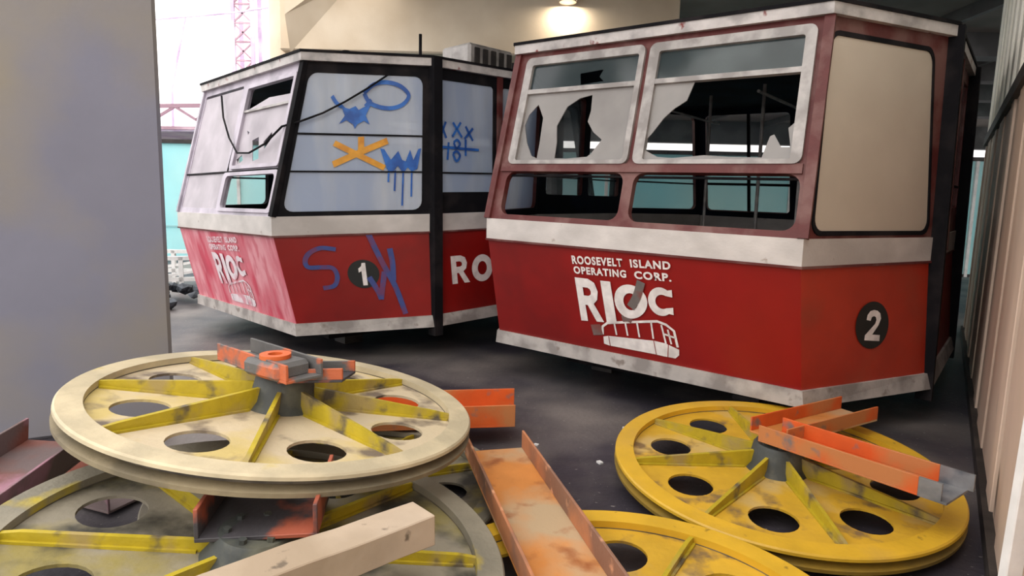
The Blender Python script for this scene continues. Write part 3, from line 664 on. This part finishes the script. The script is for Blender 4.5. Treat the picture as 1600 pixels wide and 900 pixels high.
channel('channel', (.36, 2.0, .215), (-.085, 3.83, .205), .37, .125, .014, M['orange_dust'], M['orange_fl'], 'long wide dusty orange steel channel running from the bottom edge up between the wheel piles', upv=(0, 0, 1))
channel('channel', (-1.2, 4.50, .14), (.04, 4.70, .14), .42, .16, .014, M['orange'], M['orange'], 'bright orange steel channel poking out behind the top left wheel', skew=.06)
channel('channel', (-2.20, 2.25, .42), (-2.32, 3.25, .54), .36, .13, .014, M['redox'], M['redox'], 'rusty red brown steel channel leaning under the left side of the top wheel', upv=(.1, 0, 1))
channel('channel', (-2.9, 3.75, .02), (-2.1, 3.45, .02), .3, .14, .014, M['redox'], M['redox'], 'short rusty brown channel lying on the floor against the concrete column')
channel('channel', (-.93, 2.27, .475), (-1.0, 2.75, .49), .44, .13, .016, M['darkox'], M['darkox'], 'short dark and red channel sandwiched between the two stacked left wheels')
channel('channel', (-1.50, 3.46, .872), (-.98, 3.02, .85), .20, .09, .014, M['greyox'], M['greyox'], 'grey and orange channel lying across the hub of the top wheel')
channel('channel', (-1.15, 3.17, .835), (-.82, 3.22, .835), .17, .07, .014, M['darkox'], M['greyox'], 'short grey channel stub pointing right on the top wheel hub', skew=.05)
channel('channel', (1.62, 3.87, .335), (2.15, 3.16, .325), .27, .10, .012, M['orange'], M['orange'], 'long orange channel lying across the hub of the bright right wheel', bare=.13)
channel('channel', (1.60, 3.86, .325), (2.42, 4.36, .325), .27, .10, .012, M['orange_dust'], M['orange'], 'shorter orange channel crossing beneath the long one on the right wheel hub')
# bearing block on the top wheel
bb = empty('bearing_block', frame_m((-1.16, 3.13, .87), (1, -.7, 0), (0, 0, 1))); tag(bb, 'orange bearing block with a round bore on the top wheel hub', 'bearing')
boxo('housing', (-.13, -.10, 0), (.15, .10, .085), M['greyox'], bb, bevel=.02)
bm = bmesh.new(); lathe(bm, [(.035, .085), (.075, .085), (.075, .105), (.035, .105)], 24); link('bore_ring', bm, M['orange'], bb, True)
# beam (timber coloured box)
bm = bmesh.new(); bm2 = frame_m((-1.43, 1.35, .455), (.741, .671, 0.0), (0, 0, 1))
bmesh.ops.create_cube(bm, size=1, matrix=Matrix.Translation((.75, 0, .06)) @ Matrix.Diagonal((1.5, .16, .12, 1)))
bmesh.ops.subdivide_edges(bm, edges=[e for e in bm.edges if abs((e.verts[0].co-e.verts[1].co).x) > .5], cuts=8)
for v in bm.verts: v.co += Vector((random.uniform(-.004, .004), random.uniform(-.004, .004), random.uniform(-.004, .004)))
bmesh.ops.bevel(bm, geom=list(bm.edges), offset=.004, segments=1, affect='EDGES')
o = link('timber', bm, M['timber']); o.matrix_world = bm2; tag(o, 'dusty beige square beam lying diagonally over the grimy lower left wheel', 'beam')
# bright strip leaning on the wall near the camera
o = boxo('metal_strip', (-.03, -.02, 0), (.03, .02, 1.6), M['white'], bevel=.004); o.matrix_world = frame_m((1.86, 2.10, .0), (.55, .83, 0), (-.09, -.02, 1))
o.matrix_world = Matrix.Translation((1.78, 2.16, 0)) @ Matrix.Rotation(.03, 4, 'Y')
tag(o, 'narrow white metal strip leaning by the right wall at the bottom right corner', 'strip')
# loose debris
dm = bmesh.new(); box(dm, (-.02, -.015, 0), (.02, .015, .012)); dob = None
spots = [(-.1, 5.6), (.9, 4.9), (.2, 4.5), (-1.8, 6.0), (.62, 4.2), (-.3, 5.2)]
labels = ['pale debris chip on the floor in the gap between the two cable cars', 'pale debris chip on the floor below the bus emblem of cable car 2', 'pale debris chip on the floor just past the bright orange channel', 'pale debris chip on the floor in front of cable car 1', 'pale debris chip on the floor left of the bright yellow right wheel', 'pale debris chip on the floor behind the right rim of the top wheel']
for i, (px, py) in enumerate(spots):
    if i == 0: dob = link('debris_chip', dm, M['white']); o = dob
    else: o = dob.copy(); COL.objects.link(o)
    o.location = (px, py, .001); o.rotation_euler = (0, 0, i*1.3); s_ = .6+.1*(i % 5); o.scale = (s_, s_, s_)
    tag(o, labels[i], 'debris', 'debris chips on the floor')
